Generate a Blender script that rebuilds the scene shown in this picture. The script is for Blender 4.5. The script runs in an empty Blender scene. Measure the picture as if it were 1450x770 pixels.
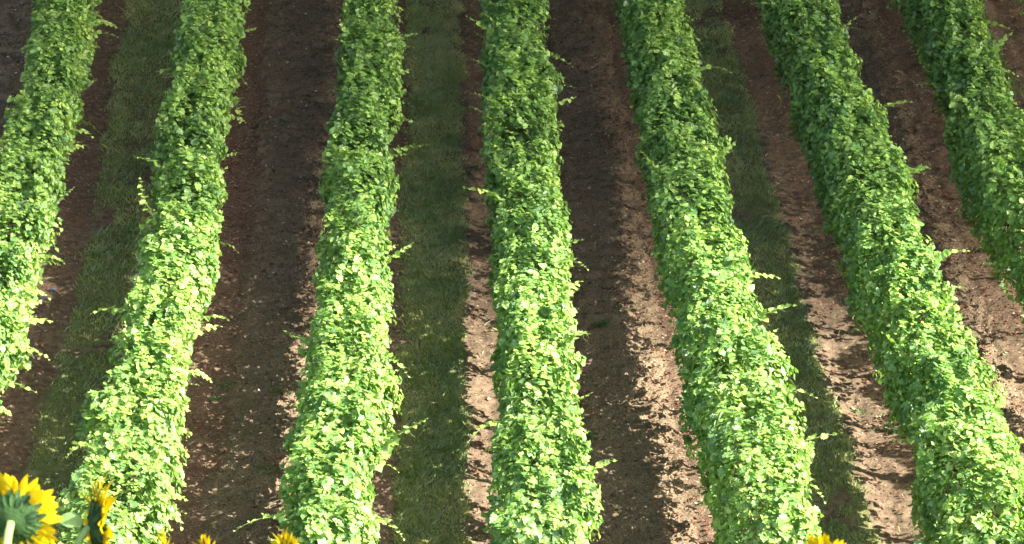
import bpy, math, random
import numpy as np
from mathutils import Vector, Matrix, Quaternion

sc = bpy.context.scene
col = sc.collection
rng = np.random.default_rng(7)
random.seed(7)
D2R = math.radians

# ------------------------------------------------------------------ camera
PITCH, YAW = 12.8, 1.025
cam_d = bpy.data.cameras.new('camera')
cam = bpy.data.objects.new('camera', cam_d)
col.objects.link(cam)
cam.location = (0, 0, 0)
cam.rotation_euler = (D2R(90 - PITCH), 0, D2R(-YAW))
cam_d.sensor_width = 36.0
cam_d.lens = 3600 / 1450 * 36.0
cam_d.clip_start = 0.1
cam_d.clip_end = 6000
cam_d.dof.use_dof = True
cam_d.dof.focus_distance = 30.0
cam_d.dof.aperture_fstop = 20.0
sc.camera = cam

# ------------------------------------------------------------------ sky, sun, exposure
SUN = Vector((1.0, -0.55, 0.765)).normalized()
w = bpy.data.worlds.new('World')
sc.world = w
w.use_nodes = True
nt = w.node_tree
bg = nt.nodes['Background']
sky = nt.nodes.new('ShaderNodeTexSky')
sky.sky_type = 'NISHITA'
sky.sun_disc = False
sky.sun_elevation = math.asin(SUN.z)
sky.sun_rotation = math.atan2(SUN.x, SUN.y)
sky.air_density = 1.0
sky.dust_density = 3.0
nt.links.new(sky.outputs[0], bg.inputs[0])
bg.inputs[1].default_value = 0.14
sl = bpy.data.lights.new('sun', 'SUN')
sl.energy = 4.0
sl.angle = D2R(0.5)
sl.color = (1.0, 0.96, 0.88)
so = bpy.data.objects.new('sun', sl)
col.objects.link(so)
so.rotation_euler = SUN.to_track_quat('Z', 'Y').to_euler()
so.location = (60, -30, 60)
sc.view_settings.view_transform = 'Standard'
sc.view_settings.look = 'None'
sc.view_settings.gamma = 1.0
sc.view_settings.exposure = 2.5
sc.cycles.max_bounces = 6
sc.cycles.transparent_max_bounces = 8

# ------------------------------------------------------------------ helpers
def tag(o, label=None, cat=None, group=None, kind=None):
    if label: o['label'] = label
    if cat: o['category'] = cat
    if group: o['group'] = group
    if kind: o['kind'] = kind
    return o

def empty(name, loc, parent=None):
    o = bpy.data.objects.new(name, None)
    o.empty_display_size = 0.2
    col.objects.link(o)
    if parent: o.parent = parent
    o.location = loc
    return o

def mesh_np(name, V, F, mat=None, attrs=None, smooth=False):
    """V (n,3) float, F (m,k) int with constant k"""
    V = np.asarray(V, np.float32); F = np.asarray(F, np.int32)
    me = bpy.data.meshes.new(name)
    n, (m, k) = len(V), F.shape
    me.vertices.add(n); me.vertices.foreach_set('co', V.ravel())
    me.loops.add(m * k); me.loops.foreach_set('vertex_index', F.ravel())
    me.polygons.add(m)
    me.polygons.foreach_set('loop_start', np.arange(0, m * k, k, dtype=np.int32))
    me.polygons.foreach_set('loop_total', np.full(m, k, np.int32))
    me.update(calc_edges=True)
    if smooth:
        me.polygons.foreach_set('use_smooth', np.ones(m, bool))
    for an, av in (attrs or {}).items():
        a = me.attributes.new(an, 'FLOAT', 'POINT')
        a.data.foreach_set('value', np.asarray(av, np.float32))
    if mat: me.materials.append(mat)
    return me

def link(name, me, parent=None, loc=(0, 0, 0)):
    o = bpy.data.objects.new(name, me)
    col.objects.link(o)
    if parent: o.parent = parent
    o.location = loc
    return o

_tabs = {}
def noise2(x, y, scale, seed=0):
    """smooth value noise in -1..1"""
    if seed not in _tabs:
        _tabs[seed] = np.random.default_rng(1000 + seed).uniform(-1, 1, (512, 512))
    T = _tabs[seed]
    X = np.asarray(x) / scale + 100.37; Y = np.asarray(y) / scale + 57.91
    xi = np.floor(X).astype(int); yi = np.floor(Y).astype(int)
    fx = X - xi; fy = Y - yi
    fx = fx * fx * (3 - 2 * fx); fy = fy * fy * (3 - 2 * fy)
    g = lambda a, b: T[(xi + a) % 512, (yi + b) % 512]
    return (g(0, 0) * (1 - fx) + g(1, 0) * fx) * (1 - fy) + (g(0, 1) * (1 - fx) + g(1, 1) * fx) * fy

def sstep(a, b, x):
    t = np.clip((np.asarray(x, float) - a) / (b - a), 0, 1)
    return t * t * (3 - 2 * t)

def norm(v):
    return v / (np.linalg.norm(v, axis=-1, keepdims=True) + 1e-9)

def tube(path, radii, sides=7):
    """closed tube around a path of points -> V,F(quads)"""
    P = np.asarray(path, float); n = len(P)
    T = norm(np.gradient(P, axis=0))
    up = np.array([0.13, 0.31, 0.94])
    A = norm(np.cross(T, up)); B = np.cross(T, A)
    th = np.linspace(0, 2 * np.pi, sides, endpoint=False)
    ring = (A[:, None, :] * np.cos(th)[None, :, None] + B[:, None, :] * np.sin(th)[None, :, None])
    V = P[:, None, :] + ring * np.asarray(radii)[:, None, None]
    V = V.reshape(-1, 3)
    F = []
    for i in range(n - 1):
        for j in range(sides):
            k = (j + 1) % sides
            F.append((i * sides + j, i * sides + k, (i + 1) * sides + k, (i + 1) * sides + j))
    # caps as quads fanned on a centre vertex
    c0 = len(V); V = np.vstack([V, P[0], P[-1]])
    for j in range(sides):
        k = (j + 1) % sides
        F.append((c0, k, j, j)); F.append((c0 + 1, (n - 1) * sides + j, (n - 1) * sides + k, (n - 1) * sides + k))
    return V, F

def mesh_py(name, V, F, mat, smooth=True, attrs=None):
    me = bpy.data.meshes.new(name)
    FF = []
    for f in F:
        g = []
        for i in f:
            if int(i) not in g: g.append(int(i))
        if len(g) > 2: FF.append(g)
    me.from_pydata([tuple(map(float, v)) for v in V], [], FF)
    me.update()
    if smooth:
        me.polygons.foreach_set('use_smooth', np.ones(len(FF), bool))
    for an, av in (attrs or {}).items():
        a = me.attributes.new(an, 'FLOAT', 'POINT'); a.data.foreach_set('value', np.asarray(av, np.float32))
    me.materials.append(mat)
    return me

# ------------------------------------------------------------------ materials
def new_mat(name):
    m = bpy.data.materials.new(name); m.use_nodes = True
    t = m.node_tree
    return m, t, t.nodes, t.links, t.nodes['Principled BSDF'], t.nodes['Material Output']

def ramp(N, stops, interp='LINEAR'):
    r = N.new('ShaderNodeValToRGB')
    r.color_ramp.interpolation = interp
    e = r.color_ramp.elements
    while len(e) < len(stops): e.new(0.5)
    for i, (p, c) in enumerate(stops):
        e[i].position = p; e[i].color = (*c, 1)
    return r

def noise(N, L, scale, detail=4, rough=0.55, vec=None):
    n = N.new('ShaderNodeTexNoise')
    n.inputs['Scale'].default_value = scale; n.inputs['Detail'].default_value = detail
    n.inputs['Roughness'].default_value = rough
    if vec is not None: L.new(vec, n.inputs['Vector'])
    return n

def mixc(N, L, f, a, b, mode='MIX'):
    m = N.new('ShaderNodeMix'); m.data_type = 'RGBA'; m.blend_type = mode
    for s, v in ((0, f), (6, a), (7, b)):
        if isinstance(v, (int, float)): m.inputs[s].default_value = v
        elif isinstance(v, tuple): m.inputs[s].default_value = (*v, 1)
        else: L.new(v, m.inputs[s])
    return m.outputs[2]

def mathn(N, L, op, a, b=None):
    m = N.new('ShaderNodeMath'); m.operation = op; m.use_clamp = False
    for s, v in ((0, a), (1, b)):
        if v is None: continue
        if isinstance(v, (int, float)): m.inputs[s].default_value = v
        else: L.new(v, m.inputs[s])
    return m.outputs[0]

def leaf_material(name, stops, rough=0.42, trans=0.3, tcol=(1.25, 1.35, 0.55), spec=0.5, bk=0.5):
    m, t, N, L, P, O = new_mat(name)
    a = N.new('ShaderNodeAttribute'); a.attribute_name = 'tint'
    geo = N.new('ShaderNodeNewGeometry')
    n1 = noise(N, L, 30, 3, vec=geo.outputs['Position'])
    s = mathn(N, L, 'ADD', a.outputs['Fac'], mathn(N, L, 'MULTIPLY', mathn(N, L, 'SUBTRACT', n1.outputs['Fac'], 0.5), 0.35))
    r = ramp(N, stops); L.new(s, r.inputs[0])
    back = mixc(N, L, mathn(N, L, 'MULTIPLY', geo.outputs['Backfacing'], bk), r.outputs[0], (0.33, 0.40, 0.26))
    L.new(back, P.inputs['Base Color'])
    n2 = noise(N, L, 9, 2, vec=geo.outputs['Position'])
    rr = N.new('ShaderNodeMapRange'); L.new(n2.outputs['Fac'], rr.inputs[0])
    rr.inputs[3].default_value = rough - 0.1; rr.inputs[4].default_value = rough + 0.14
    L.new(rr.outputs[0], P.inputs['Roughness'])
    P.inputs['Specular IOR Level'].default_value = spec
    b = N.new('ShaderNodeBump'); b.inputs['Strength'].default_value = 0.35; b.inputs['Distance'].default_value = 0.01
    n3 = noise(N, L, 60, 2, vec=geo.outputs['Position']); L.new(n3.outputs['Fac'], b.inputs['Height'])
    L.new(b.outputs[0], P.inputs['Normal'])
    tr = N.new('ShaderNodeBsdfTranslucent')
    L.new(mixc(N, L, 1.0, r.outputs[0], tcol, 'MULTIPLY'), tr.inputs[0])
    mx = N.new('ShaderNodeMixShader'); mx.inputs[0].default_value = trans
    L.new(P.outputs[0], mx.inputs[1]); L.new(tr.outputs[0], mx.inputs[2]); L.new(mx.outputs[0], O.inputs['Surface'])
    return m

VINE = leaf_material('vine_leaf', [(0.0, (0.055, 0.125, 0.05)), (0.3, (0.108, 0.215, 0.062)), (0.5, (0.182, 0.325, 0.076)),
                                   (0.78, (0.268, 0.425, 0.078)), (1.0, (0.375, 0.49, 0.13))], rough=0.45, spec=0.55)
SHOOT = leaf_material('vine_shoot', [(0.0, (0.1, 0.2, 0.05)), (1.0, (0.28, 0.36, 0.1))], trans=0.1)
GRASS = leaf_material('grass_blade', [(0.0, (0.12, 0.2, 0.05)), (0.4, (0.24, 0.3, 0.08)), (0.7, (0.37, 0.37, 0.12)),
                                      (1.0, (0.52, 0.45, 0.2))], rough=0.6, trans=0.25, spec=0.2)
WEED = leaf_material('weed_leaf', [(0.0, (0.05, 0.15, 0.05)), (1.0, (0.14, 0.28, 0.08))], rough=0.5)
SUNLEAF = leaf_material('sunflower_green', [(0.0, (0.012, 0.035, 0.01)), (0.5, (0.09, 0.18, 0.05)), (1.0, (0.2, 0.3, 0.1))], rough=0.7, trans=0.2, spec=0.2, bk=0.0)
PETAL = leaf_material('sunflower_petal', [(0.0, (0.44, 0.27, 0.002)), (0.5, (0.48, 0.36, 0.004)), (1.0, (0.55, 0.43, 0.012))],
                      rough=0.55, trans=0.4, tcol=(1.0, 1.0, 0.8), spec=0.1, bk=0.0)

def flat_attr_mat(name, stops, rough=0.85):
    m, t, N, L, P, O = new_mat(name)
    a = N.new('ShaderNodeAttribute'); a.attribute_name = 'tint'
    r = ramp(N, stops); L.new(a.outputs['Fac'], r.inputs[0])
    geo = N.new('ShaderNodeNewGeometry')
    n1 = noise(N, L, 45, 3, vec=geo.outputs['Position'])
    v = N.new('ShaderNodeMapRange'); L.new(n1.outputs['Fac'], v.inputs[0]); v.inputs[3].default_value = 0.6; v.inputs[4].default_value = 1.4
    c = N.new('ShaderNodeCombineColor'); [L.new(v.outputs[0], c.inputs[i]) for i in range(3)]
    L.new(mixc(N, L, 1.0, r.outputs[0], c.outputs[0], 'MULTIPLY'), P.inputs['Base Color'])
    P.inputs['Roughness'].default_value = rough
    P.inputs['Specular IOR Level'].default_value = 0.25
    return m

CLOD = flat_attr_mat('soil_clod', [(0.0, (0.085, 0.066, 0.04)), (0.6, (0.18, 0.142, 0.088)), (0.88, (0.24, 0.19, 0.125)), (1.0, (0.45, 0.38, 0.28))], 0.95)
LITTER = flat_attr_mat('dead_leaf', [(0.0, (0.11, 0.03, 0.02)), (0.3, (0.2, 0.07, 0.045)), (0.6, (0.24, 0.14, 0.085)), (1.0, (0.48, 0.38, 0.25))], 0.7)
STONE = flat_attr_mat('blue_stone', [(0.0, (0.1, 0.13, 0.22)), (1.0, (0.17, 0.2, 0.3))], 0.6)

def bark_mat(name, c1, c2, sc_=25):
    m, t, N, L, P, O = new_mat(name)
    tc = N.new('ShaderNodeTexCoord'); mp = N.new('ShaderNodeMapping'); mp.inputs['Scale'].default_value = (1, 1, 0.15)
    L.new(tc.outputs['Object'], mp.inputs[0])
    n = noise(N, L, sc_, 5, 0.65, vec=mp.outputs[0])
    r = ramp(N, [(0.3, c1), (0.7, c2)]); L.new(n.outputs['Fac'], r.inputs[0]); L.new(r.outputs[0], P.inputs['Base Color'])
    b = N.new('ShaderNodeBump'); b.inputs['Distance'].default_value = 0.02; L.new(n.outputs['Fac'], b.inputs['Height']); L.new(b.outputs[0], P.inputs['Normal'])
    P.inputs['Roughness'].default_value = 0.9
    return m
BARK = bark_mat('vine_bark', (0.05, 0.032, 0.022), (0.18, 0.13, 0.09))
POST = bark_mat('weathered_wood', (0.15, 0.12, 0.09), (0.33, 0.29, 0.24), 12)
m_, t_, N_, L_, P_, O_ = new_mat('galvanised_wire')
WIRE = m_
P_.inputs['Base Color'].default_value = (0.4, 0.4, 0.4, 1); P_.inputs['Metallic'].default_value = 0.9; P_.inputs['Roughness'].default_value = 0.45
nw = noise(N_, L_, 40, 2); rw = ramp(N_, [(0.3, (0.28, 0.27, 0.26)), (0.7, (0.5, 0.5, 0.5))]); L_.new(nw.outputs['Fac'], rw.inputs[0]); L_.new(rw.outputs[0], P_.inputs['Base Color'])

def ground_material():
    m, t, N, L, P, O = new_mat('vineyard_soil')
    geo = N.new('ShaderNodeNewGeometry'); pos = geo.outputs['Position']
    def attr(n):
        a = N.new('ShaderNodeAttribute'); a.attribute_name = n; return a.outputs['Fac']
    nbig = noise(N, L, 1.6, 4, 0.6, pos); nmid = noise(N, L, 11, 5, 0.65, pos); nfin = noise(N, L, 55, 4, 0.7, pos)
    tan = ramp(N, [(0.32, (0.07, 0.05, 0.032)), (0.5, (0.15, 0.108, 0.066)), (0.72, (0.265, 0.2, 0.126))]); L.new(nmid.outputs['Fac'], tan.inputs[0])
    red = ramp(N, [(0.38, (0.06, 0.038, 0.025)), (0.5, (0.155, 0.1, 0.066)), (0.66, (0.27, 0.18, 0.115))]); L.new(nfin.outputs['Fac'], red.inputs[0])
    dark = ramp(N, [(0.36, (0.07, 0.052, 0.03)), (0.5, (0.17, 0.122, 0.074)), (0.68, (0.29, 0.215, 0.135))]); L.new(nfin.outputs['Fac'], dark.inputs[0])
    turf = ramp(N, [(0.3, (0.1, 0.11, 0.04)), (0.6, (0.19, 0.18, 0.075)), (0.8, (0.3, 0.27, 0.13))]); L.new(nmid.outputs['Fac'], turf.inputs[0])
    c = mixc(N, L, attr('litter'), tan.outputs[0], red.outputs[0])
    c = mixc(N, L, attr('tilled'), c, dark.outputs[0])
    c = mixc(N, L, attr('turf'), c, turf.outputs[0])
    v = N.new('ShaderNodeMapRange'); L.new(nbig.outputs['Fac'], v.inputs[0]); v.inputs[3].default_value = 0.75; v.inputs[4].default_value = 1.25
    cc = N.new('ShaderNodeCombineColor'); [L.new(v.outputs[0], cc.inputs[i]) for i in range(3)]
    c = mixc(N, L, 1.0, c, cc.outputs[0], 'MULTIPLY')
    L.new(c, P.inputs['Base Color']); P.inputs['Roughness'].default_value = 0.95; P.inputs['Specular IOR Level'].default_value = 0.14
    b = N.new('ShaderNodeBump'); b.inputs['Strength'].default_value = 0.8; b.inputs['Distance'].default_value = 0.02
    h = mathn(N, L, 'ADD', nmid.outputs['Fac'], mathn(N, L, 'MULTIPLY', nfin.outputs['Fac'], 0.6))
    L.new(h, b.inputs['Height']); L.new(b.outputs[0], P.inputs['Normal'])
    return m
GROUND = ground_material()

# ------------------------------------------------------------------ terrain
SL = math.tan(D2R(14)); Z0 = -15.97
_py = np.array([-4000, -300, -60, -8, 0, 3, 5, 8, 12, 16, 19, 21, 80, 140, 220, 400, 900, 4000], float)
_pz = np.array([-60, -14, -3.5, -1.7, -1.68, -2.25, -3.1, -5.6, -9.6, -11.75, -11.4, Z0 + 21 * SL,
                Z0 + 80 * SL, Z0 + 140 * SL, Z0 + 210 * SL, Z0 + 230 * SL, 20, -40], float)
def gz(y):
    y = np.asarray(y, float)
    base = sum(np.interp(y + d, _py, _pz) for d in (-1.2, -0.6, 0, 0.6, 1.2)) / 5
    k = sstep(21.5, 22.8, y) * (1 - sstep(60, 70, y))
    return base * (1 - k) + (Z0 + SL * y) * k

# vine rows: (y, x) centre polylines found from the photograph, start, end
ROWS = [
    ([(24, -5.72), (30, -5.72), (34, -5.78), (36.5, -5.93), (39, -6.15), (48, -6.5)], 26.0, 47),
    ([(24, -3.72), (26, -3.6), (30, -3.56), (34, -3.66), (39, -3.88), (48, -4.2)], 23.0, 47),
    ([(24, -1.43), (27, -1.37), (30, -1.38), (34, -1.42), (39, -1.48), (48, -1.6)], 23.9, 47),
    ([(24, .78), (27, .79), (30, .78), (34, .76), (39, .73), (48, .68)], 23.9, 47),
    ([(24, 3.17), (27, 3.03), (30, 2.93), (34, 2.93), (39, 2.88), (48, 2.8)], 23.8, 47),
    ([(24, 5.38), (27, 5.36), (30, 5.3), (34, 5.22), (39, 5.2), (48, 5.1)], 22.8, 47),
    ([(24, 7.5), (30, 7.33), (34, 7.2), (36.4, 7.3), (39, 7.42), (48, 7.5)], 25.0, 47),
    ([(24, 9.8), (30, 9.7), (34, 9.6), (39, 9.6), (48, 9.6)], 29.0, 47),
]
def rowx(i, y):
    p = ROWS[i][0]
    y = np.asarray(y, float)
    a = [q[0] for q in p]; b = [q[1] for q in p]
    return sum(np.interp(y + d, a, b) for d in (-1.5, -.75, 0, .75, 1.5)) / 5

def row_frame(x, y):
    """nearest rows: alley index and signed distances to the row on the left and on the right"""
    xs = np.stack([rowx(i, y) for i in range(8)], -1)
    n = (xs < x[..., None]).sum(-1)           # 0..8: rows lying left of x
    li = np.clip(n - 1, 0, 7); ri = np.clip(n, 0, 7)
    dl = x - np.take_along_axis(xs, li[..., None], -1)[..., 0]
    dr = np.take_along_axis(xs, ri[..., None], -1)[..., 0] - x
    dl = np.where(n == 0, 2.2 - np.minimum(dr, 2.2), dl); dr = np.where(n == 8, 2.2 - np.minimum(dl, 2.2), dr)
    return n, dl, dr
# alley n lies between row n (left) and row n+1 (right), counting rows from 1; odd alleys are grassed
PATCHY = {1: 0.45, 3: 0.0, 5: 0.3, 7: 0.4}

def zones(x, y):
    n, dl, dr = row_frame(x, y)
    wob = 0.07 * noise2(x, y, 0.35, 1) + 0.05 * noise2(x, y, 1.4, 2) + 0.03 * noise2(x, y, 0.1, 3)
    grassy = (n % 2 == 1)
    lo = np.where(n == 3, 0.5, np.where(n == 1, 0.55, 0.45))
    g = sstep(lo - .05, lo + .1, dl + wob) * sstep(0.74, 0.86, dr + wob)
    patch = noise2(x, y * 0.8, 0.55, 4) * 0.6 + noise2(x, y, 0.2, 5) * 0.4 + 0.3 * noise2(x, y, 2.2, 6)
    thr = np.where(n == 1, -0.42, np.where(n == 5, -0.5, np.where(n == 7, -0.1, -0.75)))
    g = g * sstep(thr - .15, thr + .2, patch) * grassy
    # strays: grass reaching into the sunlit strip
    till = sstep(0.6, 0.72, dl + wob) * sstep(0.42, 0.5, dr + wob * .6) * (~grassy)
    lit = np.where(grassy, 0.4 * (1 - sstep(0.6, 0.85, dr)) + 0.4 * (1 - sstep(.4, .65, dl)),
                   0.85 * (1 - sstep(0.55, 0.9, dl + wob)) + 0.7 * (1 - sstep(0.8, 1.1, dr + wob)))
    lit = lit + 0.3 * noise2(x, y, 0.5, 8)
    return n, dl, dr, g, np.clip(till, 0, 1), np.clip(lit, 0, 1)

def n_even(x, y):
    return (row_frame(x, y)[0] % 2 == 0) * (.5 + .5 * noise2(x, y, .5, 18))

def relief(x, y, g, till, dl, dr):
    d = np.minimum(dl, dr)
    h = 0.05 * np.exp(-(d / 0.3) ** 2) - 0.03 * np.exp(-((d - 0.55) / .13) ** 2) * (1 - g)
    h = h - 0.022 * np.exp(-((dr - 0.44 - .05 * noise2(x, y, .6, 17)) / .06) ** 2) * (n_even(x, y))
    h += till * (0.04 * noise2(x, y, 0.16, 11) + 0.05 * np.abs(noise2(x, y, 0.085, 12)) + 0.03 * noise2(x, y, 0.045, 13))
    h += (1 - till) * (1 - g) * (0.014 * noise2(x, y, 0.2, 14) + 0.014 * noise2(x, y, 0.075, 15))
    h += 0.02 * noise2(x, y, 1.1, 16)
    return h

def ground_z(x, y):
    x = np.asarray(x, float); y = np.asarray(y, float)
    n, dl, dr, g, till, lit = zones(x, y)
    fade = sstep(21, 23, y) * (1 - sstep(46, 48, y))
    return gz(y) + relief(x, y, g, till, dl, dr) * fade

def axis(dense, outer):
    return np.array(sorted(set(np.round(np.concatenate([dense, outer]), 4))))
gx = axis(np.arange(-8.2, 10.6, 0.038), np.array([-4000, -1500, -600, -250, -100, -50, -30, -20, -14, -11, -9.5, -8.7, 11.2, 12.5, 15, 20, 30, 50, 100, 250, 600, 1500, 4000]))
gy = axis(np.arange(23.5, 47.5, 0.05), np.concatenate([[-4000, -1500, -600, -250, -120, -60, -40, -30, -20, -14, -10, -7], np.arange(-5, 23.5, 0.5),
          np.arange(48, 60, 1), [62, 66, 70, 80, 90, 100, 120, 140, 170, 200, 230, 280, 350, 450, 600, 900, 1500, 2500, 4000]]))
GX, GY = np.meshgrid(gx, gy)
n_, dl_, dr_, g_, t_, l_ = zones(GX, GY)
inside = sstep(20, 23, GY) * (1 - sstep(60, 70, GY)) * (np.abs(GX - 1) < 12)
far = (1 - inside)
GZ = ground_z(GX, GY) + far * (noise2(GX, GY, 90, 20) * 3 * sstep(60, 300, np.hypot(GX, GY)))
ny, nx = GX.shape
idx = np.arange(nx * ny).reshape(ny, nx)
F = np.stack([idx[:-1, :-1], idx[:-1, 1:], idx[1:, 1:], idx[1:, :-1]], -1).reshape(-1, 4)
gm = mesh_np('ground', np.stack([GX, GY, GZ], -1).reshape(-1, 3), F, GROUND, smooth=True,
             attrs={'turf': np.maximum(g_ * inside, far * 0.9).ravel(), 'tilled': (t_ * inside).ravel(), 'litter': (l_ * inside).ravel()})
ground = tag(link('ground', gm), kind='structure')

# ------------------------------------------------------------------ added absorbing volume out of view, its tapered edge darkens the upper hillside
def build_shade_volume():
    zc = 22.0; ye = 30.1 - 0.55 * (zc + 6.8) / 0.765
    xs = np.linspace(-160, 240, 60); ys = ye + np.concatenate([np.linspace(0, 20, 24), np.linspace(24, 200, 36)])
    XX, YY = np.meshgrid(xs, ys); D = YY - ye
    ex = np.minimum(sstep(-160, -120, XX), 1 - sstep(200, 240, XX)) * (1 - sstep(150, 200, D))
    th = (np.clip(D / 10.3, 0, 1.35) ** .9 * 4.4 * (1 + .05 * noise2(XX, YY, 3, 73)) + sstep(13, 30, D) * (4 + 2.5 * noise2(XX, YY, 22, 70) + 1.2 * noise2(XX, YY, 9, 71))) * ex
    a = np.stack([XX, YY, zc + th + .01], -1).reshape(-1, 3); b = np.stack([XX, YY, zc - sstep(12, 30, D) * ex * (1.2 + noise2(XX, YY, 12, 72))], -1).reshape(-1, 3)
    r, c = XX.shape; id_ = np.arange(r * c).reshape(r, c)
    q = np.stack([id_[:-1, :-1], id_[:-1, 1:], id_[1:, 1:], id_[1:, :-1]], -1).reshape(-1, 4)
    rim = np.concatenate([id_[0, :], id_[1:, -1], id_[-1, -2::-1], id_[-2:0:-1, 0]]); r2 = np.roll(rim, -1)
    side = np.stack([rim, rim + r * c, r2 + r * c, r2], -1)
    m = bpy.data.materials.new('shade_absorber'); m.use_nodes = True; N = m.node_tree.nodes; L = m.node_tree.links
    N.remove(N['Principled BSDF']); v = N.new('ShaderNodeVolumeAbsorption')
    v.inputs['Color'].default_value = (0.0, 0.0, 0.0, 1); v.inputs['Density'].default_value = SHADE_DENSITY
    L.new(v.outputs[0], N['Material Output'].inputs['Volume'])
    me = mesh_np('shade_volume', np.vstack([a, b]), np.vstack([q, (q + r * c)[:, ::-1], side[:, ::-1]]), m)
    tag(link('shade_volume', me), kind='structure')
SHADE_DENSITY = 0.72
build_shade_volume()

# ------------------------------------------------------------------ grass, clods, dead leaves (stuff)
Y0, Y1 = 23.6, 46.5
def scatter(n, x0=-7.8, x1=10.2):
    return rng.uniform(x0, x1, n), rng.uniform(Y0, Y1, n)

def build_grass(alley, count, label):
    xa = float(rowx(alley - 1, 35)) - .4; xb = float(rowx(alley, 35)) + .4
    x, y = rng.uniform(xa, xb, count * 3), rng.uniform(Y0, Y1, count * 3)
    n, dl, dr, g, till, lit = zones(x, y)
    tuft = noise2(x, y, 0.13, 30) * .5 + noise2(x, y, 0.4, 31) * .5
    keep = (n == alley) & (rng.random(len(x)) < np.clip(g * (0.75 + 0.5 * tuft) + 0.004, 0, 1))
    x, y, tuft, dr = x[keep][:count], y[keep][:count], tuft[keep][:count], dr[keep][:count]
    k = len(x)
    z = ground_z(x, y) - 0.004
    hgt = np.clip(rng.normal(0.05, 0.014, k) * (1 + 0.8 * np.clip(tuft, -.5, 1)), 0.015, 0.12)
    a = rng.uniform(0, 2 * np.pi, k); wd = rng.uniform(0.004, 0.008, k)
    lean = rng.normal(0, 0.35, (k, 2)) * hgt[:, None] + np.stack([0.2 * noise2(x, y, .3, 33), 0.2 * noise2(x, y, .3, 34)], -1) * hgt[:, None]
    V = np.empty((k, 4, 3))
    V[:, 0] = np.stack([x - np.cos(a) * wd, y - np.sin(a) * wd, z], -1)
    V[:, 1] = np.stack([x + np.cos(a) * wd, y + np.sin(a) * wd, z], -1)
    mid = np.stack([x + lean[:, 0] * .4, y + lean[:, 1] * .4, z + hgt * .6], -1)
    V[:, 2] = mid + np.stack([np.cos(a) * wd * .7, np.sin(a) * wd * .7, 0 * a], -1)
    V[:, 3] = np.stack([x + lean[:, 0] * 1.3, y + lean[:, 1] * 1.3, z + hgt], -1)
    b = np.arange(k)[:, None] * 4
    F = np.concatenate([b + [0, 1, 2], b + [0, 2, 3]])
    tint = np.clip(0.45 + 0.36 * noise2(x, y * .8, 0.6, 35) + .2 * noise2(x, y, .2, 36) + rng.normal(0, .14, k), 0, 1)
    o = link('grass', mesh_np('grass', V.reshape(-1, 3), F, GRASS, {'tint': np.repeat(tint, 4)}))
    tag(o, label, 'grass', kind='stuff')
build_grass(1, 45000, 'patchy shaded grass in the leftmost visible alley, left of the second vine row')
build_grass(3, 95000, 'dense mown grass strip in the middle alley between third and fourth vine rows')
build_grass(5, 50000, 'patchy dark grass in the alley between the fifth and sixth vine rows')
build_grass(7, 14000, 'thin grass in the alley at the top right corner beyond the seventh vine row')

def build_clods():
    x, y = scatter(120000)
    n, dl, dr, g, till, lit = zones(x, y)
    keep = rng.random(len(x)) < (till * 0.9 + 0.07 * (1 - till) * (1 - g)) * 0.8
    x, y, till = x[keep][:38000], y[keep][:38000], till[keep][:38000]
    k = len(x)
    z = ground_z(x, y)
    s = np.clip(rng.lognormal(math.log(0.014), 0.42, k), 0.006, 0.04) * (0.6 + .4 * till)
    oc = np.array([(1, 0, 0), (0, 1, 0), (-1, 0, 0), (0, -1, 0), (0, 0, .75), (0, 0, -.6)], float)
    V = oc[None] * s[:, None, None] * rng.uniform(0.6, 1.4, (k, 6, 1))
    a = rng.uniform(0, 6.28, k); c, sn = np.cos(a)[:, None], np.sin(a)[:, None]
    X = V[..., 0] * c - V[..., 1] * sn; Yv = V[..., 0] * sn + V[..., 1] * c
    V = np.stack([X + x[:, None], Yv + y[:, None], V[..., 2] + z[:, None] + s[:, None] * .25], -1)
    fo = np.array([(0, 1, 4), (1, 2, 4), (2, 3, 4), (3, 0, 4), (1, 0, 5), (2, 1, 5), (3, 2, 5), (0, 3, 5)])
    F = (np.arange(k)[:, None, None] * 6 + fo[None]).reshape(-1, 3)
    tint = rng.beta(1.4, 2.2, k); tint[rng.random(k) < 0.04] = 1.0
    o = link('soil_clods', mesh_np('soil_clods', V.reshape(-1, 3), F, CLOD, {'tint': np.repeat(tint, 6)}))
    tag(o, 'loose brown soil clods and small stones over the bare tilled alleys', 'soil clods', kind='stuff')
build_clods()

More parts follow.
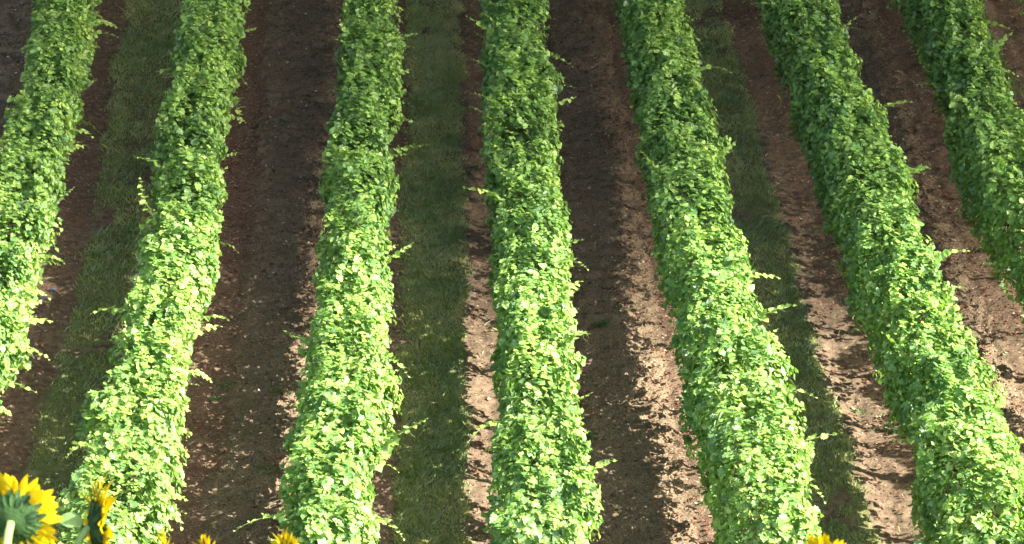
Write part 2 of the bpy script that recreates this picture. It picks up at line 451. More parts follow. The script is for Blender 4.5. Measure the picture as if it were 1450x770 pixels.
def build_litter():
    x, y = scatter(260000)
    n, dl, dr, g, till, lit = zones(x, y)
    keep = rng.random(len(x)) < np.clip(lit * .75 + .10 - g * .2 - till * .3 * (lit < .5), 0.012, 1)
    x, y, n = x[keep][:80000], y[keep][:80000], n[keep][:80000]
    k = len(x)
    z = ground_z(x, y) + rng.uniform(0.004, 0.03, k)
    straw = rng.random(k) < 0.45
    ln = np.where(straw, rng.uniform(0.02, 0.06, k), rng.uniform(0.022, 0.055, k))
    wd = np.where(straw, rng.uniform(0.002, 0.005, k), ln * rng.uniform(.5, .9, k))
    a = rng.uniform(0, np.pi, k)
    d = np.stack([np.cos(a), np.sin(a), rng.normal(0, .25, k)], -1); e = np.stack([-np.sin(a), np.cos(a), rng.normal(0, .3, k)], -1)
    c = np.stack([x, y, z], -1)
    V = np.stack([c - d * ln[:, None] * .5, c + e * wd[:, None] * .5, c + d * ln[:, None] * .5, c - e * wd[:, None] * .5], 1)
    V[:, 0, 2] += rng.uniform(0, .3, k) * ln; V[:, 2, 2] += rng.uniform(0, .4, k) * ln
    b = np.arange(k)[:, None] * 4
    F = np.concatenate([b + [0, 1, 2], b + [0, 2, 3]])
    redz = noise2(x, y, .7, 41) * .5 + rng.normal(0, .3, k) + np.where(n % 2 == 0, .4, .05)
    tint = np.where(straw, rng.uniform(.55, 1, k), np.clip(.5 - redz * .5, 0, .85))
    o = link('dead_leaf_litter', mesh_np('dead_leaf_litter', V.reshape(-1, 3), F, LITTER, {'tint': np.repeat(tint, 4)}))
    tag(o, 'reddish dead leaves and straw lying along the foot of the vine rows', 'leaf litter', kind='stuff')
build_litter()

# ------------------------------------------------------------------ vine leaves
LEAF6 = np.array([(0, -.14), (.42, -.26), (.47, .26), (0, .66), (-.47, .26), (-.42, -.26)])
LEAF4 = np.array([(0, -.3), (.48, .1), (0, .62), (-.48, .1)])
def leaf_cloud(C, Nn, Tt, size, tint, inner):
    """many leaves -> V,F,tint : C centres, Nn normals, Tt tip directions; inner ones are simpler"""
    Tt = norm(Tt - Nn * (Tt * Nn).sum(-1, keepdims=True)); B = np.cross(Tt, Nn)
    VV = []; FF = []; TT = []; off = 0
    for msk, tab, fo in ((~inner, LEAF6, [(0, 1, 2), (0, 2, 3), (0, 3, 4), (0, 4, 5)]), (inner, LEAF4, [(0, 1, 3), (1, 2, 3)])):
        k = int(msk.sum()); m = len(tab)
        lx = tab[:, 0][None] * rng.uniform(.82, 1.18, (k, m)); ly = tab[:, 1][None] * rng.uniform(.82, 1.18, (k, m))
        fold = rng.uniform(-.15, .45, (k, 1)); droop = rng.uniform(0, .5, (k, 1))
        lz = fold * np.abs(lx) - droop * ly ** 2 + rng.normal(0, .04, (k, m))
        V = C[msk][:, None] + size[msk][:, None, None] * (lx[..., None] * B[msk][:, None] + ly[..., None] * Tt[msk][:, None] + lz[..., None] * Nn[msk][:, None])
        F = (np.arange(k)[:, None, None] * m + np.array(fo)[None]).reshape(-1, 3) + off
        off += k * m
        VV.append(V.reshape(-1, 3)); FF.append(F); TT.append(np.repeat(tint[msk], m))
    return np.vstack(VV), np.vstack(FF), np.concatenate(TT)

# detailed single leaves (five toothed lobes), shared between leaf objects
def lobed_leaf(seed, tint):
    r = random.Random(seed)
    lob = [(-100, .30), (-75, .52), (-52, .40), (-30, .56), (-8, .44), (12, .60), (32, .46), (55, .66), (72, .62), (90, .80)]
    pts = [(0.0, -0.08)]
    right = [(math.cos(D2R(a)) * q * r.uniform(.92, 1.08) * .98, math.sin(D2R(a)) * q * r.uniform(.92, 1.08)) for a, q in lob]
    pts += [(abs(x) + 0.04, y) for x, y in right[:-1]] + [(0, right[-1][1])] + [(-abs(x) - 0.04, y * r.uniform(.95, 1.05)) for x, y in reversed(right[:-1])]
    n = len(pts)
    fold = r.uniform(-.05, .4); dr = r.uniform(.05, .5)
    z = lambda x, y: fold * abs(x) - dr * y * abs(y) + .05 * math.sin(9 * x + seed) * math.cos(8 * y)
    V = [(x, y, z(x, y)) for x, y in pts]
    mid = [(0, .05), (0, .38)]
    V += [(x, y, z(x, y) - .02) for x, y in mid]
    F = []
    for i in range(n):
        j = (i + 1) % n
        top = (pts[i][1] + pts[j][1]) / 2 > .30
        F.append((n + (1 if top else 0), i, j))
    # bridge between the two rib points where the fan changes
    for i in range(n):
        j = (i + 1) % n; h = (i - 1) % n
        a = (pts[i][1] + pts[j][1]) / 2 > .30; b = (pts[h][1] + pts[i][1]) / 2 > .30
        if a != b: F.append((n, i, n + 1))
    # petiole
    V += [(-.012, -.02, 0), (.012, -.02, 0), (0.0, -.55, -.25)]
    F.append((n + 2, n + 3, n + 4))
    return mesh_py('leaf', V, F, VINE, smooth=False, attrs={'tint': [tint] * len(V)})
LEAF_MESH = {}
for s in range(5):
    for ti in range(5):
        LEAF_MESH[(s, ti)] = lobed_leaf(s + 10 * ti, 0.25 + ti * 0.16)

# shoots: arching cane with alternating leaves, out along +X
def make_shoot_data(seed):
    r = random.Random(seed)
    ln = r.uniform(.42, .62); k = 10
    up = r.uniform(0, .8); dn = r.uniform(.1, .9); side = r.uniform(-.8, .8)
    P = [((ln * t), side * ln * t * t + .015 * math.sin(9 * t + seed), ln * (up * t - dn * t * t * t) + .015 * math.sin(7 * t)) for t in np.linspace(0, 1, k)]
    V, F = tube(P, np.linspace(.0045, .0012, k), 5)
    # tendril
    q = P[6]
    T = [(q[0] + .03 * i * .4, q[1] + .02 * math.sin(i * 1.1), q[2] - .016 * i) for i in range(7)]
    V2, F2 = tube(T, np.linspace(.0016, .0008, 7), 4)
    F = [tuple(f) for f in F] + [tuple(i + len(V) for i in f) for f in F2]
    V = np.vstack([V, V2])
    me = mesh_py('shoot', V, F, SHOOT, attrs={'tint': [.6] * len(V)})
    leaves = []
    t = .08; i = 0
    while t < 1.0:
        p = Vector(P[min(k - 1, int(t * (k - 1)))]).lerp(Vector(P[min(k - 1, int(t * (k - 1)) + 1)]), (t * (k - 1)) % 1)
        size = (.125 * (1 - t) ** .8 + .025) * r.uniform(.85, 1.15)
        sd = 1 if i % 2 else -1
        tipd = Vector((.5, sd * 1.0, -.35 + r.uniform(-.3, .4))).normalized()
        nr = Vector((r.uniform(-.5, .5), r.uniform(-.6, .3), 1)).normalized()
        leaves.append((p + tipd * size * .35, tipd, nr, size, min(4, int(2 + 2.6 * t + r.random() * .8)), r.randrange(5)))
        t += (.062 * (1 - .4 * t)) / ln; i += 1
    return me, leaves
SHOOTS = [make_shoot_data(s) for s in range(11)]

def basis(tip, nr):
    nr = Vector(nr).normalized(); tip = Vector(tip); tip = (tip - nr * tip.dot(nr)).normalized()
    b = tip.cross(nr)
    return Matrix((b, tip, nr)).transposed().to_quaternion()

def put_shoot(root, rl, pos, ang, pitch, scale, k):
    me, leaves = SHOOTS[k % 11]
    s = link('shoot', me, root, Vector(pos) - rl)
    s.rotation_mode = 'QUATERNION'
    s.rotation_quaternion = Quaternion((0, 0, 1), ang) @ Quaternion((0, 1, 0), -pitch)
    s.scale = (scale,) * 3
    for p, tipd, nr, size, ti, sh in leaves:
        l = link('leaf', LEAF_MESH[(sh, ti)], s, p)
        l.rotation_mode = 'QUATERNION'; l.rotation_quaternion = basis(tipd, nr); l.scale = (size,) * 3

CAMP = np.zeros(3)
def profile(u):
    """canopy outline: u 0..1 from the low left edge over the top to the low right edge -> x, h"""
    ku = np.array([0, .07, .20, .34, .42, .47, .64, .70, .77, .85, .93, 1.0])
    kx = np.array([-.22, -.42, -.49, -.50, -.43, -.30, .32, .45, .51, .46, .24, 0])
    kh = np.array([.66, .72, 1.08, 1.52, 1.78, 1.90, 1.90, 1.80, 1.60, 1.33, 1.06, .88])
    return np.interp(u, ku, kx), np.interp(u, ku, kh)

def trunk_mesh(seed):
    r = random.Random(seed)
    pts = []; rad = []
    for i in range(8):
        t = i / 7
        pts.append((.05 * math.sin(3 * t + seed) * t, .06 * math.sin(2 * t + seed * 2) * t, -.08 + 1.0 * t))
        rad.append((.026 - .009 * t) * r.uniform(.85, 1.2) * (1.3 if i == 0 else 1))
    V, F = tube(pts, rad, 8)
    for sgn in (-1, 1):   # the two cordon arms
        P = [Vector(pts[-1]) + Vector((0.01 * math.sin(5 * t), sgn * .5 * t, -.02 + .03 * math.sin(4 * t + seed))) for t in np.linspace(0, 1, 6)]
        V2, F2 = tube([tuple(p) for p in P], np.linspace(.02, .011, 6), 6)
        F = [tuple(f) for f in F] + [tuple(i + len(V) for i in f) for f in F2]; V = np.vstack([V, V2])
    return mesh_py('trunk', V, F, BARK)
TRUNKS = [trunk_mesh(s) for s in range(5)]
Vp, Fp = tube([(0, 0, -.1), (0, 0, .8), (0, 0, 1.28)], [.04, .04, .038], 8)
POSTM = mesh_py('post', Vp, Fp, POST, smooth=False)

ROW_LABEL = [
    'leafy vine row running up the far left edge of the picture',
    'leafy vine row second from left, behind the two large sunflowers',
    'leafy vine row third from left, with the middle grass strip on its right',
    'upright vine row in the centre, with the middle grass strip on its left',
    'vine row just right of centre, dark soil on its left, grass on its right',
    'wide leaning vine row reaching the bottom right corner, patchy grass on its left',
    'vine row crossing the top right of the picture with a deeply shaded left face',
    'vine row of which only a few leaves show in the top right corner',
]
# shoots seen in the photograph: row -> [(y along row, side, extra angle, pitch, scale, height)]
SPECIAL = {
    2: [(26.2, 1, .15, .25, 1.25, 1.35), (35.9, 1, .3, .35, 1.0, 1.6), (34.9, 1, .3, .2, .9, 1.5), (25.0, -1, .5, .2, 1.1, 1.3), (37.0, 1, .6, .4, .9, 1.6), (28.3, 1, -.1, .1, .9, 1.5)],
    1: [(29.2, -1, -.2, .15, 1.3, 1.45), (31.3, -1, .3, .4, 1.0, 1.6), (28.7, 1, .2, .2, 1.0, 1.5), (36.5, -1, .1, .3, 1.1, 1.5), (25.9, -1, -.5, .5, 1.0, 1.6), (33.1, -1, -.2, .3, .9, 1.5)],
    3: [(29.3, 1, .6, .45, 1.0, 1.6), (31.8, -1, -.5, .7, 1.1, 1.7), (27.0, -1, 0, .0, 1.0, 1.3), (25.1, 1, .7, .5, 1.0, 1.6), (36.9, 1, .2, .2, .9, 1.6), (24.5, -1, 0, .1, 1.1, 1.2)],
    4: [(25.7, 1, .8, .7, 1.1, 1.7), (25.5, 1, .4, .5, 1.0, 1.6), (28.4, 1, .4, .4, 1.0, 1.7), (27.2, 1, .4, .4, .9, 1.6), (33.1, -1, -.3, .3, 1.2, 1.4), (33.3, 1, .2, .3, 1.0, 1.6), (36.2, 1, .3, .3, 1.0, 1.6)],
    5: [(32.2, 1, .15, .45, 1.2, 1.65), (34.4, 1, .2, .3, 1.1, 1.65), (29.9, 1, .9, .8, .9, 1.75), (28.4, 1, .8, .8, .9, 1.7), (26.6, 1, .3, .5, .9, 1.6)],
    6: [(36.5, -1, 0, 0, .9, 1.2), (38, 1, .2, .4, .9, 1.6)],
    0: [(28.7, 1, .2, .2, 1.1, 1.5), (29.8, 1, .1, .2, 1.0, 1.4), (31.7, 1, .2, .3, 1.0, 1.5), (34, 1, .3, .2, .9, 1.4)],
    7: [(38.6, -1, .1, .2, 1.1, 1.5)],
}

def build_row(i):
    y0, y1 = ROWS[i][1], ROWS[i][2]
    xr = float(rowx(i, y0))
    rl = Vector((xr, y0, float(gz(y0))))
    root = empty('vine_row', rl)
    tag(root, ROW_LABEL[i], 'vine row', 'parallel vine rows on the hillside')
    R0 = np.array(rl)
    # --- foliage
    dens = 3000
    n = int((y1 - y0) * dens)
    y = y0 + (y1 - y0) * rng.random(n)
    y = np.where(rng.random(n) < sstep(38, 46, y) * .35, y0 + (y - y0) * .6, y)
    nf = 420 if y0 < 24.5 else 250          # leaves closing the near end of the row
    u = rng.random(n)
    px, ph = profile(u)
    e = 1e-3; ax, ah = profile(np.clip(u + e, 0, 1)); bx, bh = profile(np.clip(u - e, 0, 1))
    on = norm(np.stack([-(ah - bh), np.zeros(n), (ax - bx)], -1)); on[:, 0] = on[:, 0]
    on = on * np.sign((on[:, 0] * px + on[:, 2] * (ph - 1.3)))[:, None]
    side = np.sign(px)
    lump = (1 + (.33 * noise2(y, side * 7 + i * 31, .42, 50)) + .22 * noise2(y, side * 3 + i * 17, .19, 51) + .12 * noise2(y, side * 5 + i * 13, 1.4, 55))
    toph = .16 * noise2(y, px * 2 + i * 11, .36, 52) + .08 * noise2(y, px * 3 + i * 23, .17, 53) + .07 * noise2(y, i * 9 + 0 * y, 1.8, 54)
    lowh = .10 * noise2(y, i * 19 + side * 4, .3, 56) + .06 * noise2(y, i * 5 + side * 2, 1.1, 57) + .08 * noise2(y, i * 6 + side * 3, .1, 62) + .03 - .34 * sstep(.2, .75, noise2(y, i * 8 + side * 3, .085, 63))
    for gy_ in rng.uniform(y0 + 1, 43, 7):      # weak spots where the canopy sags
        toph = toph - rng.uniform(.2, .5 if i not in (3, 5) else .8) * np.exp(-((y - gy_) / rng.uniform(.1, .28)) ** 2)
    cl = noise2(y * 1.0 + i * 40, u * 3.2, .11, 58) * .07 + noise2(y + i * 40, u * 3.2, .27, 59) * .09
    depth = rng.exponential(.055, n) * np.where(rng.random(n) < .2, 2.8, 1) - .035 - cl
    depth = np.minimum(depth, .38)
    wk = (.775 - .09 * sstep(26, 38, y)) * (.95 if i == 3 else 1.0)
    hx = px * wk * lump; hh = ph + toph * (ph > 1.4) + lowh * sstep(1.3, .8, ph)
    x = hx - on[:, 0] * depth; h = hh - on[:, 2] * depth
    # round the near end
    ed = np.clip((y - y0) / .35, 0, 1); x = x * (.75 + .25 * ed)
    X = rowx(i, y) + x
    C = np.stack([X, y, gz(y) + h], -1)
    out = np.stack([on[:, 0], np.where(y < y0 + .25, -.8, 0), on[:, 2]], -1)
    # leaves that close the near end
    ue = rng.random(nf); ex, eh = profile(ue); q = np.sqrt(rng.random(nf))
    ex = ex * q * .77; eh = 1.35 + (eh - 1.35) * q
    Ce = np.stack([rowx(i, y0) + ex, y0 + rng.uniform(-.08, .25, nf) + .15 * q ** 2, gz(y0 + 0 * ex) + eh], -1)
    oe = np.tile(np.array([0, -1, .3]), (nf, 1))
    C = np.vstack([C, Ce]); out = norm(np.vstack([out, oe])); depth = np.concatenate([depth, np.zeros(nf)])
    tr = []; yy = y0 + .35
    while yy < min(y1, 45): tr.append(yy); yy += rng.uniform(1.1, 1.7)
    ns = 34 * len(tr); ty = np.repeat(tr, 34); ta = rng.uniform(0, 6.28, ns); q = rng.uniform(.02, .17, ns)
    sy = ty + q * np.sin(ta) * 1.3
    C = np.vstack([C, np.stack([rowx(i, ty) + q * np.cos(ta), sy, gz(sy) + rng.uniform(.12, .95, ns) ** .8], -1)])
    out = np.vstack([out, norm(np.stack([np.cos(ta), np.sin(ta), .4 + 0 * ta], -1))]); depth = np.concatenate([depth, np.full(ns, .03)])
    k = len(C)
    size = np.clip(rng.normal(.071, .019, k), .03, .13)
    young = rng.random(k) < np.clip(.34 + .5 * noise2(C[:, 1], C[:, 0] * 1.0 + C[:, 2] + 50, .33, 60), .05, .8)
    young &= depth < .04
    size = np.where(young, size * rng.uniform(.5, .9, k), size)
    Nn = norm(out * .75 + np.array([.18, -.1, .5]) + rng.normal(0, .42, (k, 3)))
    Tt = np.array([0, 0, -.75]) + out * .45 + rng.normal(0, .55, (k, 3))
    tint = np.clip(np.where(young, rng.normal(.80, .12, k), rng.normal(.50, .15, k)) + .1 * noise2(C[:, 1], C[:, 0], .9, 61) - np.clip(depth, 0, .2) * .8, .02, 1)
    # the 300 leaves that show largest become objects of their own
    v = norm(C - CAMP); dist = np.linalg.norm(C - CAMP, axis=1)
    facing = np.abs((Nn * -v).sum(-1)); vis = (out * -v).sum(-1)
    u_px = 725 + 3600 * (C[:, 0] / C[:, 1] - .0179)
    y_el = C[:, 2] / C[:, 1]
    inview = (y_el > -.345) & (u_px > -5) & (u_px < 1455)
    score = size * np.sqrt(facing) / dist * (depth < .01) * (vis > .05) * inview * (y_el < -.1)
    pick = np.argsort(-score)[:300]; pick = pick[score[pick] > 0]
    rest = np.ones(k, bool); rest[pick] = False
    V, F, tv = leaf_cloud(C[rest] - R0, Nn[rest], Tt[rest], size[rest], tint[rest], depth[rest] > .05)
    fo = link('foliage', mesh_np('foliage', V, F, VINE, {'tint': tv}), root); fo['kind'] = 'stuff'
    for j in pick:
        l = link('leaf', LEAF_MESH[(int(rng.integers(5)), int(np.clip(round((tint[j] - .25) / .16), 0, 4)))], root, Vector(C[j] - R0))
        l.rotation_mode = 'QUATERNION'; l.rotation_quaternion = basis(Tt[j], Nn[j]); l.scale = (min(float(size[j]), .125) * .95,) * 3
    # --- shoots
    sh = list(SPECIAL.get(i, []))
    cyy = rng.uniform(max(y0 + .2, 24), 41, 26); csd = np.where(rng.random(26) < .55, 1, -1)
    for _ in range(64):
        ci = int(rng.integers(26)); yy = float(np.clip(cyy[ci] + rng.normal(0, .12), max(y0 + .1, 24), 42)); sd = int(csd[ci])
        sh.append((yy, sd, rng.uniform(-1.1, 1.2), rng.uniform(-.3, 1.1), rng.choice([.3, .4, .5, .6, .9]) * rng.uniform(.8, 1.2), rng.uniform(1.1, 1.78)))
    for _ in range(12):   # shoots standing up on the top
        sh.append((rng.uniform(max(y0 + .2, 24), 40), 0, rng.uniform(0, 6.28), rng.uniform(.5, 1.1), rng.uniform(.4, .65), 1.78))
    for _ in range(14):   # shoots hanging low on both sides
        sh.append((rng.uniform(max(y0 + .2, 24), 40), 1 if rng.random() < .4 else -1, rng.uniform(-.8, .8), rng.uniform(-.6, .1), rng.uniform(.5, .8), rng.uniform(.85, 1.2)))
    for j, (yy, sd, a, pt, sc_, hh) in enumerate(sh):
        base = Vector((float(rowx(i, yy)) + sd * .28, yy, float(gz(yy)) + hh))
        ang = a if sd >= 0 else math.pi - a
        put_shoot(root, rl, base, ang, pt, sc_, j + i)
    # --- trunks, posts, wires
    for j, yy in enumerate(tr):
        o = link('trunk', TRUNKS[(j + i) % 5], root, Vector((float(rowx(i, yy)), yy, float(ground_z(np.array([rowx(i, yy)]), np.array([yy]))[0]))) - rl)
        o.rotation_euler = (0, 0, (j * 3) % 2 * math.pi)
    yy = y0 + .12
    ys = []
    while yy < 46:
        o = link('post', POSTM, root, Vector((float(rowx(i, yy)), yy, float(gz(yy)))) - rl); ys.append(yy); yy += 5.2
    for hgt in (.85, 1.05, 1.24):
        for dx in ((0,) if hgt < 1 else (-.045, .045)):
            P = [(float(rowx(i, q)) + dx - rl.x, q - rl.y, float(gz(q)) + hgt - rl.z) for q in ys]
            V, F = tube(P, [.0016] * len(P), 4)
            link('wire', mesh_py('wire', V, F, WIRE), root)
    return root
for i in range(8): build_row(i)

# ------------------------------------------------------------------ weeds and stones lying in the alleys
def px_ground(px, py):
    x = (px - 725) / 3600; z = -(py - 385) / 3600
    d = Vector((x, 1, z)); d.rotate(Matrix.Rotation(D2R(-PITCH), 3, 'X')); d.rotate(Matrix.Rotation(D2R(-YAW), 3, 'Z'))
    t = Z0 / (d.z - SL * d.y)
    return d.x * t, d.y * t
def weed_leaf(seed):
    pts = [(0, 0), (.22, .3), (.28, .62), (0, 1), (-.28, .62), (-.22, .3)]
    V = [(x, y, .25 * abs(x) + .35 * y - .4 * y * y) for x, y in pts] + [(0, .5, .07)]
    return mesh_py('leaf', V, [(6, i, (i + 1) % 6) for i in range(6)], WEED, attrs={'tint': [seed * .3] * 7})
WL = [weed_leaf(s) for s in range(4)]
WEEDS = [
    (318, 545, .16, 'largest dark green weed patch in bare soil between the second and third vine rows'),
    (300, 566, .12, 'small green weed lower left of the weed patch between second and third vine rows'),
    (395, 556, .09, 'little weed at the edge of the sunlit strip left of the third vine row'),
    (376, 672, .13, 'green weed near the foot of the third vine row, low in the picture'),
    (364, 178, .12, 'weed in the dark alley beside the upper part of the second vine row'),
    (400, 170, .1, 'green weed in the dark upper alley, nearer to the third vine row'),
    (852, 466, .13, 'faint green weed in dark soil right of the centre vine row'),
    (838, 620, .12, 'low green weed in the dark soil beside the lower centre vine row'),
    (1282, 118, .15, 'greyish weed in the upper right bare alley left of the seventh vine row'),
    (1372, 300, .14, 'pale flowering weed in the right bare alley below the seventh vine row'),
    (1262, 612, .14, 'green weed lying in the sunlit strip left of the sixth vine row'),
    (1225, 585, .16, 'broad low weed stretching from grass into the sunlit strip beside the sixth vine row'),
    (1392, 360, .1, 'green weed at the right edge of lit soil beside the seventh vine row'),
    (672, 236, .1, 'small weed in the narrow sunlit strip left of the centre vine row'),
]
for px, py, s, lab in WEEDS:
    x, y = px_ground(px, py)
    z = float(ground_z(np.array([x]), np.array([y]))[0])
    root = empty('weed', (x, y, z)); tag(root, lab, 'weed', 'weeds between the vine rows')
    r = random.Random(px)
    for j in range(26):
        ox, oy = r.gauss(0, s * .6), r.gauss(0, s * .6)
        o = link('leaf', WL[r.randrange(4)], root, (ox, oy, .005))
        o.rotation_euler = (r.uniform(.1, .7), r.uniform(-.2, .2), r.uniform(0, 6.28)); q = r.uniform(.035, .08); o.scale = (q, q, q)
for px, py, s, lab in [(61, 428, .045, 'lower of two small bluish stones on the bare strip beside the leftmost vine row'),
                       (76, 413, .04, 'upper of two small bluish stones on the bare strip beside the leftmost vine row')]:
    x, y = px_ground(px, py)
    r = random.Random(px); V = []; F = []
    for a in range(5):
        for b in range(8):
            th = math.pi * (a + .5) / 5; ph_ = 2 * math.pi * b / 8; q = s * r.uniform(.8, 1.15)
            V.append((q * 1.3 * math.sin(th) * math.cos(ph_), q * math.sin(th) * math.sin(ph_), q * .45 * math.cos(th)))
    for a in range(4):
        for b in range(8):
            F.append((a * 8 + b, (a + 1) * 8 + b, (a + 1) * 8 + (b + 1) % 8, a * 8 + (b + 1) % 8))
    F.append(tuple(range(8))); F.append(tuple(reversed(range(32, 40))))
    o = link('stone', mesh_py('stone', V, F, STONE, smooth=False, attrs={'tint': [.5] * len(V)}), None, (x, y, float(ground_z(np.array([x]), np.array([y]))[0]) + s * .3))
    tag(o, lab, 'stone')

# ------------------------------------------------------------------ sunflowers on the bank in front of the camera
def petal_mesh(seed):
    r = random.Random(seed); V = []; F = []; n = 7
    bend = r.uniform(-.25, .35); tw = r.uniform(-.35, .35)
    for a in range(n):
        t = a / (n - 1); wd = .17 * (math.sin(math.pi * min(1, .12 + .83 * t)) ** .7) * (1.0 if t < .8 else 1 - (t - .8) * 3.6)
        for b in (-1, 0, 1):
            x = b * max(wd, .008); z = bend * t * t + .28 * abs(x) + x * tw * t * 2
            V.append((x + .05 * math.sin(3 * t + seed) * t, t, z))
    for a in range(n - 1):
        for b in range(2):
            F.append((a * 3 + b, a * 3 + b + 1, a * 3 + b + 4, a * 3 + b + 3))
    return mesh_py('petal', V, F, PETAL, attrs={'tint': [r.uniform(.25, .95)] * len(V)})
PETALS = [petal_mesh(s) for s in range(7)]
def pointed_leaf(name, wide, mat, tint, curl=.3):
    V = []; F = []; n = 7
    for a in range(n):
        t = a / (n - 1); wd = wide * math.sin(math.pi * min(1, .1 + .9 * t)) ** .8 * (1 if a < n - 1 else 0) + .004
        for b in (-1, -.5, 0, .5, 1):
            V.append((b * wd * (1 + .06 * (a % 2)), t, curl * (t - t * t * 1.6) + .25 * abs(b) * wd))
    for a in range(n - 1):
        for b in range(4):
            F.append((a * 5 + b, a * 5 + b + 1, a * 5 + b + 6, a * 5 + b + 5))
    return mesh_py(name, V, F, mat, attrs={'tint': [tint] * len(V)})
BRACTS = [pointed_leaf('bract', .2, SUNLEAF, q, c) for q, c in ((.0, .3), (.16, -.2), (.75, .5))]
SFLEAF = pointed_leaf('leaf', .38, SUNLEAF, .5, .25)
m_, t_, N_, L_, P_, O_ = new_mat('seed_disc')
SEED = m_
nn = N_.new('ShaderNodeTexVoronoi'); nn.inputs['Scale'].default_value = 160
rr_ = ramp(N_, [(0, (0.12, 0.06, 0.015)), (1, (0.32, 0.2, 0.04))]); L_.new(nn.outputs['Distance'], rr_.inputs[0]); L_.new(rr_.outputs[0], P_.inputs['Base Color'])
P_.inputs['Roughness'].default_value = .9

def px_point(px, py, depth):
    x = (px - 725) / 3600; z = -(py - 385) / 3600
    d = Vector((x, 1, z)) * depth
    d.rotate(Matrix.Rotation(D2R(-PITCH), 3, 'X')); d.rotate(Matrix.Rotation(D2R(-YAW), 3, 'Z'))
    return d

def lathe(name, prof, mat, seg=20, tint=.3):
    V = []; F = []
    for r_, z in prof:
        for s in range(seg):
            a = 2 * math.pi * s / seg; V.append((r_ * math.cos(a), r_ * math.sin(a), z))
    for p in range(len(prof) - 1):
        for s in range(seg):
            F.append((p * seg + s, p * seg + (s + 1) % seg, (p + 1) * seg + (s + 1) % seg, (p + 1) * seg + s))
    F.append(tuple(reversed(range(seg)))); F.append(tuple(range((len(prof) - 1) * seg, len(prof) * seg)))
    return mesh_py(name, V, F, mat, attrs={'tint': [tint] * len(V)})
RECEPT = lathe('receptacle', [(.16, -.42), (.24, -.38), (.5, -.32), (.8, -.2), (.97, -.04), (1.0, .05)], SUNLEAF, tint=.12)
DISC = lathe('seed_head', [(.98, .052), (.9, .12), (.6, .2), (.3, .21), (.05, .2)], SEED)

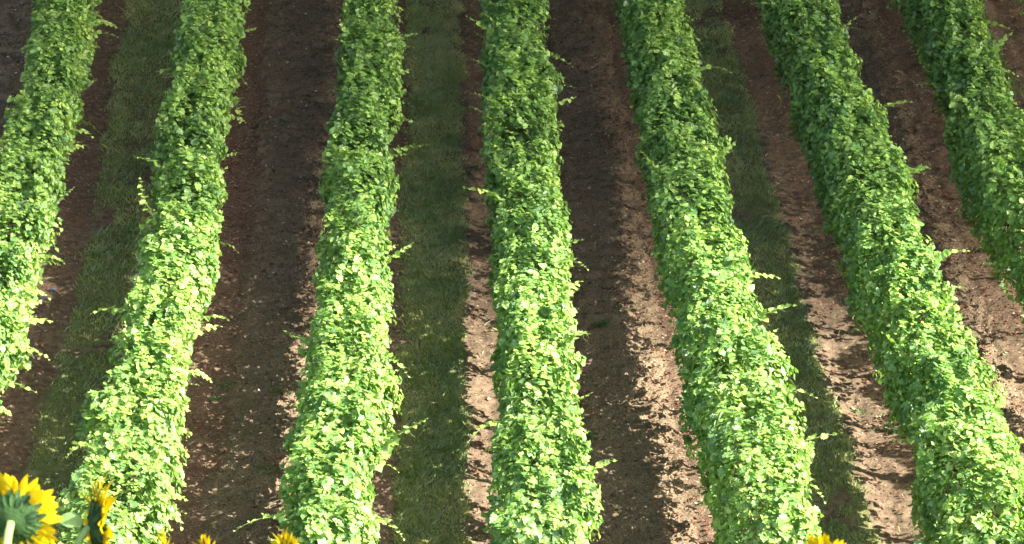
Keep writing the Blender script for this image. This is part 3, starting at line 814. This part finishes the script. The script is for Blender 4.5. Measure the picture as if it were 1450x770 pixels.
def sunflower(px, py, depth, facing, disc_r, petal_l, label, seed, sway=(0, 0), npet=26, cup=0.0, bs=1.0):
    r = random.Random(seed)
    H = px_point(px, py, depth)
    gzv = float(gz(H.y))
    Fd = Vector(facing).normalized()
    base = Vector((H.x + sway[0], H.y + sway[1], gzv))
    root = empty('sunflower', base)
    tag(root, label, 'sunflower', 'sunflowers at the bottom edge in the foreground')
    q = Fd.to_track_quat('Z', 'Y')
    hd = H - base
    back = hd - Fd * disc_r * .38
    # stem: up from the ground, bending over into the back of the head
    P = []
    p0 = Vector((0, 0, -.03)); p3 = back; p1 = Vector((0, 0, hd.z * .6)); p2 = back - Fd * .10 - Vector((0, 0, .07))
    for t in np.linspace(0, 1, 18):
        t = float(t); P.append(p0 * (1 - t) ** 3 + p1 * 3 * t * (1 - t) ** 2 + p2 * 3 * t * t * (1 - t) + p3 * t ** 3)
    V, F = tube([tuple(p) for p in P], np.linspace(.013, .0076, 18), 9)
    link('stem', mesh_py('stem', V, F, SUNLEAF, attrs={'tint': [.95] * len(V)}), root)
    for nm, me in (('receptacle', RECEPT), ('seed_head', DISC)):
        o = link(nm, me, root, hd); o.rotation_mode = 'QUATERNION'; o.rotation_quaternion = q; o.scale = (disc_r,) * 3
    for k in range(npet * 2):
        lay = k % 2; a = 2 * math.pi * k / (npet * 2) + r.uniform(-.06, .06)
        rad = Vector((math.cos(a), math.sin(a), 0)); nrm = Vector((0, 0, 1)) * (1) + rad * r.uniform(-.3, .25) * 1
        qq = basis(rad + Vector((0, 0, r.uniform(-.15, .3) + cup)), nrm)
        o = link('petal', PETALS[r.randrange(7)], root, hd + q @ (rad * disc_r * .93 + Vector((0, 0, (.02 if lay else -.03) * disc_r))))
        o.rotation_mode = 'QUATERNION'; o.rotation_quaternion = q @ qq
        s = petal_l * r.uniform(.72, 1.15); o.scale = (s * 1.05, s, s)
    for k in range(34):
        ring = k % 2; a = 2 * math.pi * k / 34 + r.uniform(-.1, .1)
        rad = Vector((math.cos(a), math.sin(a), 0))
        qq = basis(rad + Vector((0, 0, r.uniform(-.5, .35))), Vector((0, 0, -1)) + rad * .4)
        o = link('bract', BRACTS[r.randrange(2)], root, hd + q @ (rad * disc_r * (.62 if ring else .86) + Vector((0, 0, (-.3 if ring else -.14) * disc_r))))
        o.rotation_mode = 'QUATERNION'; o.rotation_quaternion = q @ qq
        s = disc_r * r.uniform(.35, .6) * bs; o.scale = (s, s, s)
    hs = [.3, .45, .58, .7, .8]
    for k, t in enumerate(hs):
        p = P[int(t * 17)]; a = r.uniform(0, 6.28) + k * 2.4
        d = Vector((math.cos(a), math.sin(a), .25))
        o = link('leaf', SFLEAF, root, p); o.rotation_mode = 'QUATERNION'; o.rotation_quaternion = basis(d, Vector((0, 0, 1)) - d * .2)
        s = .24 - .13 * t; o.scale = (s, s, s)
    return root, P, hd, q

r1 = sunflower(21, 733, 4.6, (.22, 1, .12), .047, .046, 'large sunflower seen from behind at the bottom left corner, green back and bright stem', 3, (.0, -.12))
# two pale leaves crossing the stem just under the big head
for d, s, up in (((-1, -.3, .05), .055, -.035), ((1, -.2, 0), .026, -.036), ((-.2, -1, -.5), .04, -.03)):
    p = r1[1][15]; o = link('bract', BRACTS[2], r1[0], p + Vector((0, 0, -.004))); o.rotation_mode = 'QUATERNION'
    o.rotation_quaternion = basis(Vector(d), Vector((0, -.5, 1))); o.scale = (s * 1.6, s * 1.1, s)
r2 = sunflower(137, 744, 4.9, (1, .42, -.02), .038, .060, 'sunflower turned sideways to the right, second from left, beside the big one', 5, (-.05, 0), 28, 1.05, 1.7)
for d, s in (((-1, -.2, .45), .05), ((-.7, -.5, .75), .035)):
    o = link('bract', BRACTS[2], r2[0], r2[2] - Vector((.028, 0, -.004))); o.rotation_mode = 'QUATERNION'
    o.rotation_quaternion = basis(Vector(d), Vector((0.2, -.8, .6))); o.scale = (s * 1.5, s, s)
sunflower(238, 799, 5.0, (.95, .35, .1), .034, .034, 'small sunflower tip at the bottom edge, left of the two close together', 8)
sunflower(297, 800, 5.1, (.8, .5, .1), .034, .034, 'small sunflower tip at the bottom edge, right of the two close together', 9)
sunflower(412, 798, 5.0, (.8, .55, .15), .036, .036, 'petal tips of a sunflower at the bottom edge below the third vine row', 10)
sunflower(1168, 803, 4.9, (.5, .85, .15), .036, .036, 'lone yellow sunflower top at the bottom edge right of centre below the fifth vine row', 11)
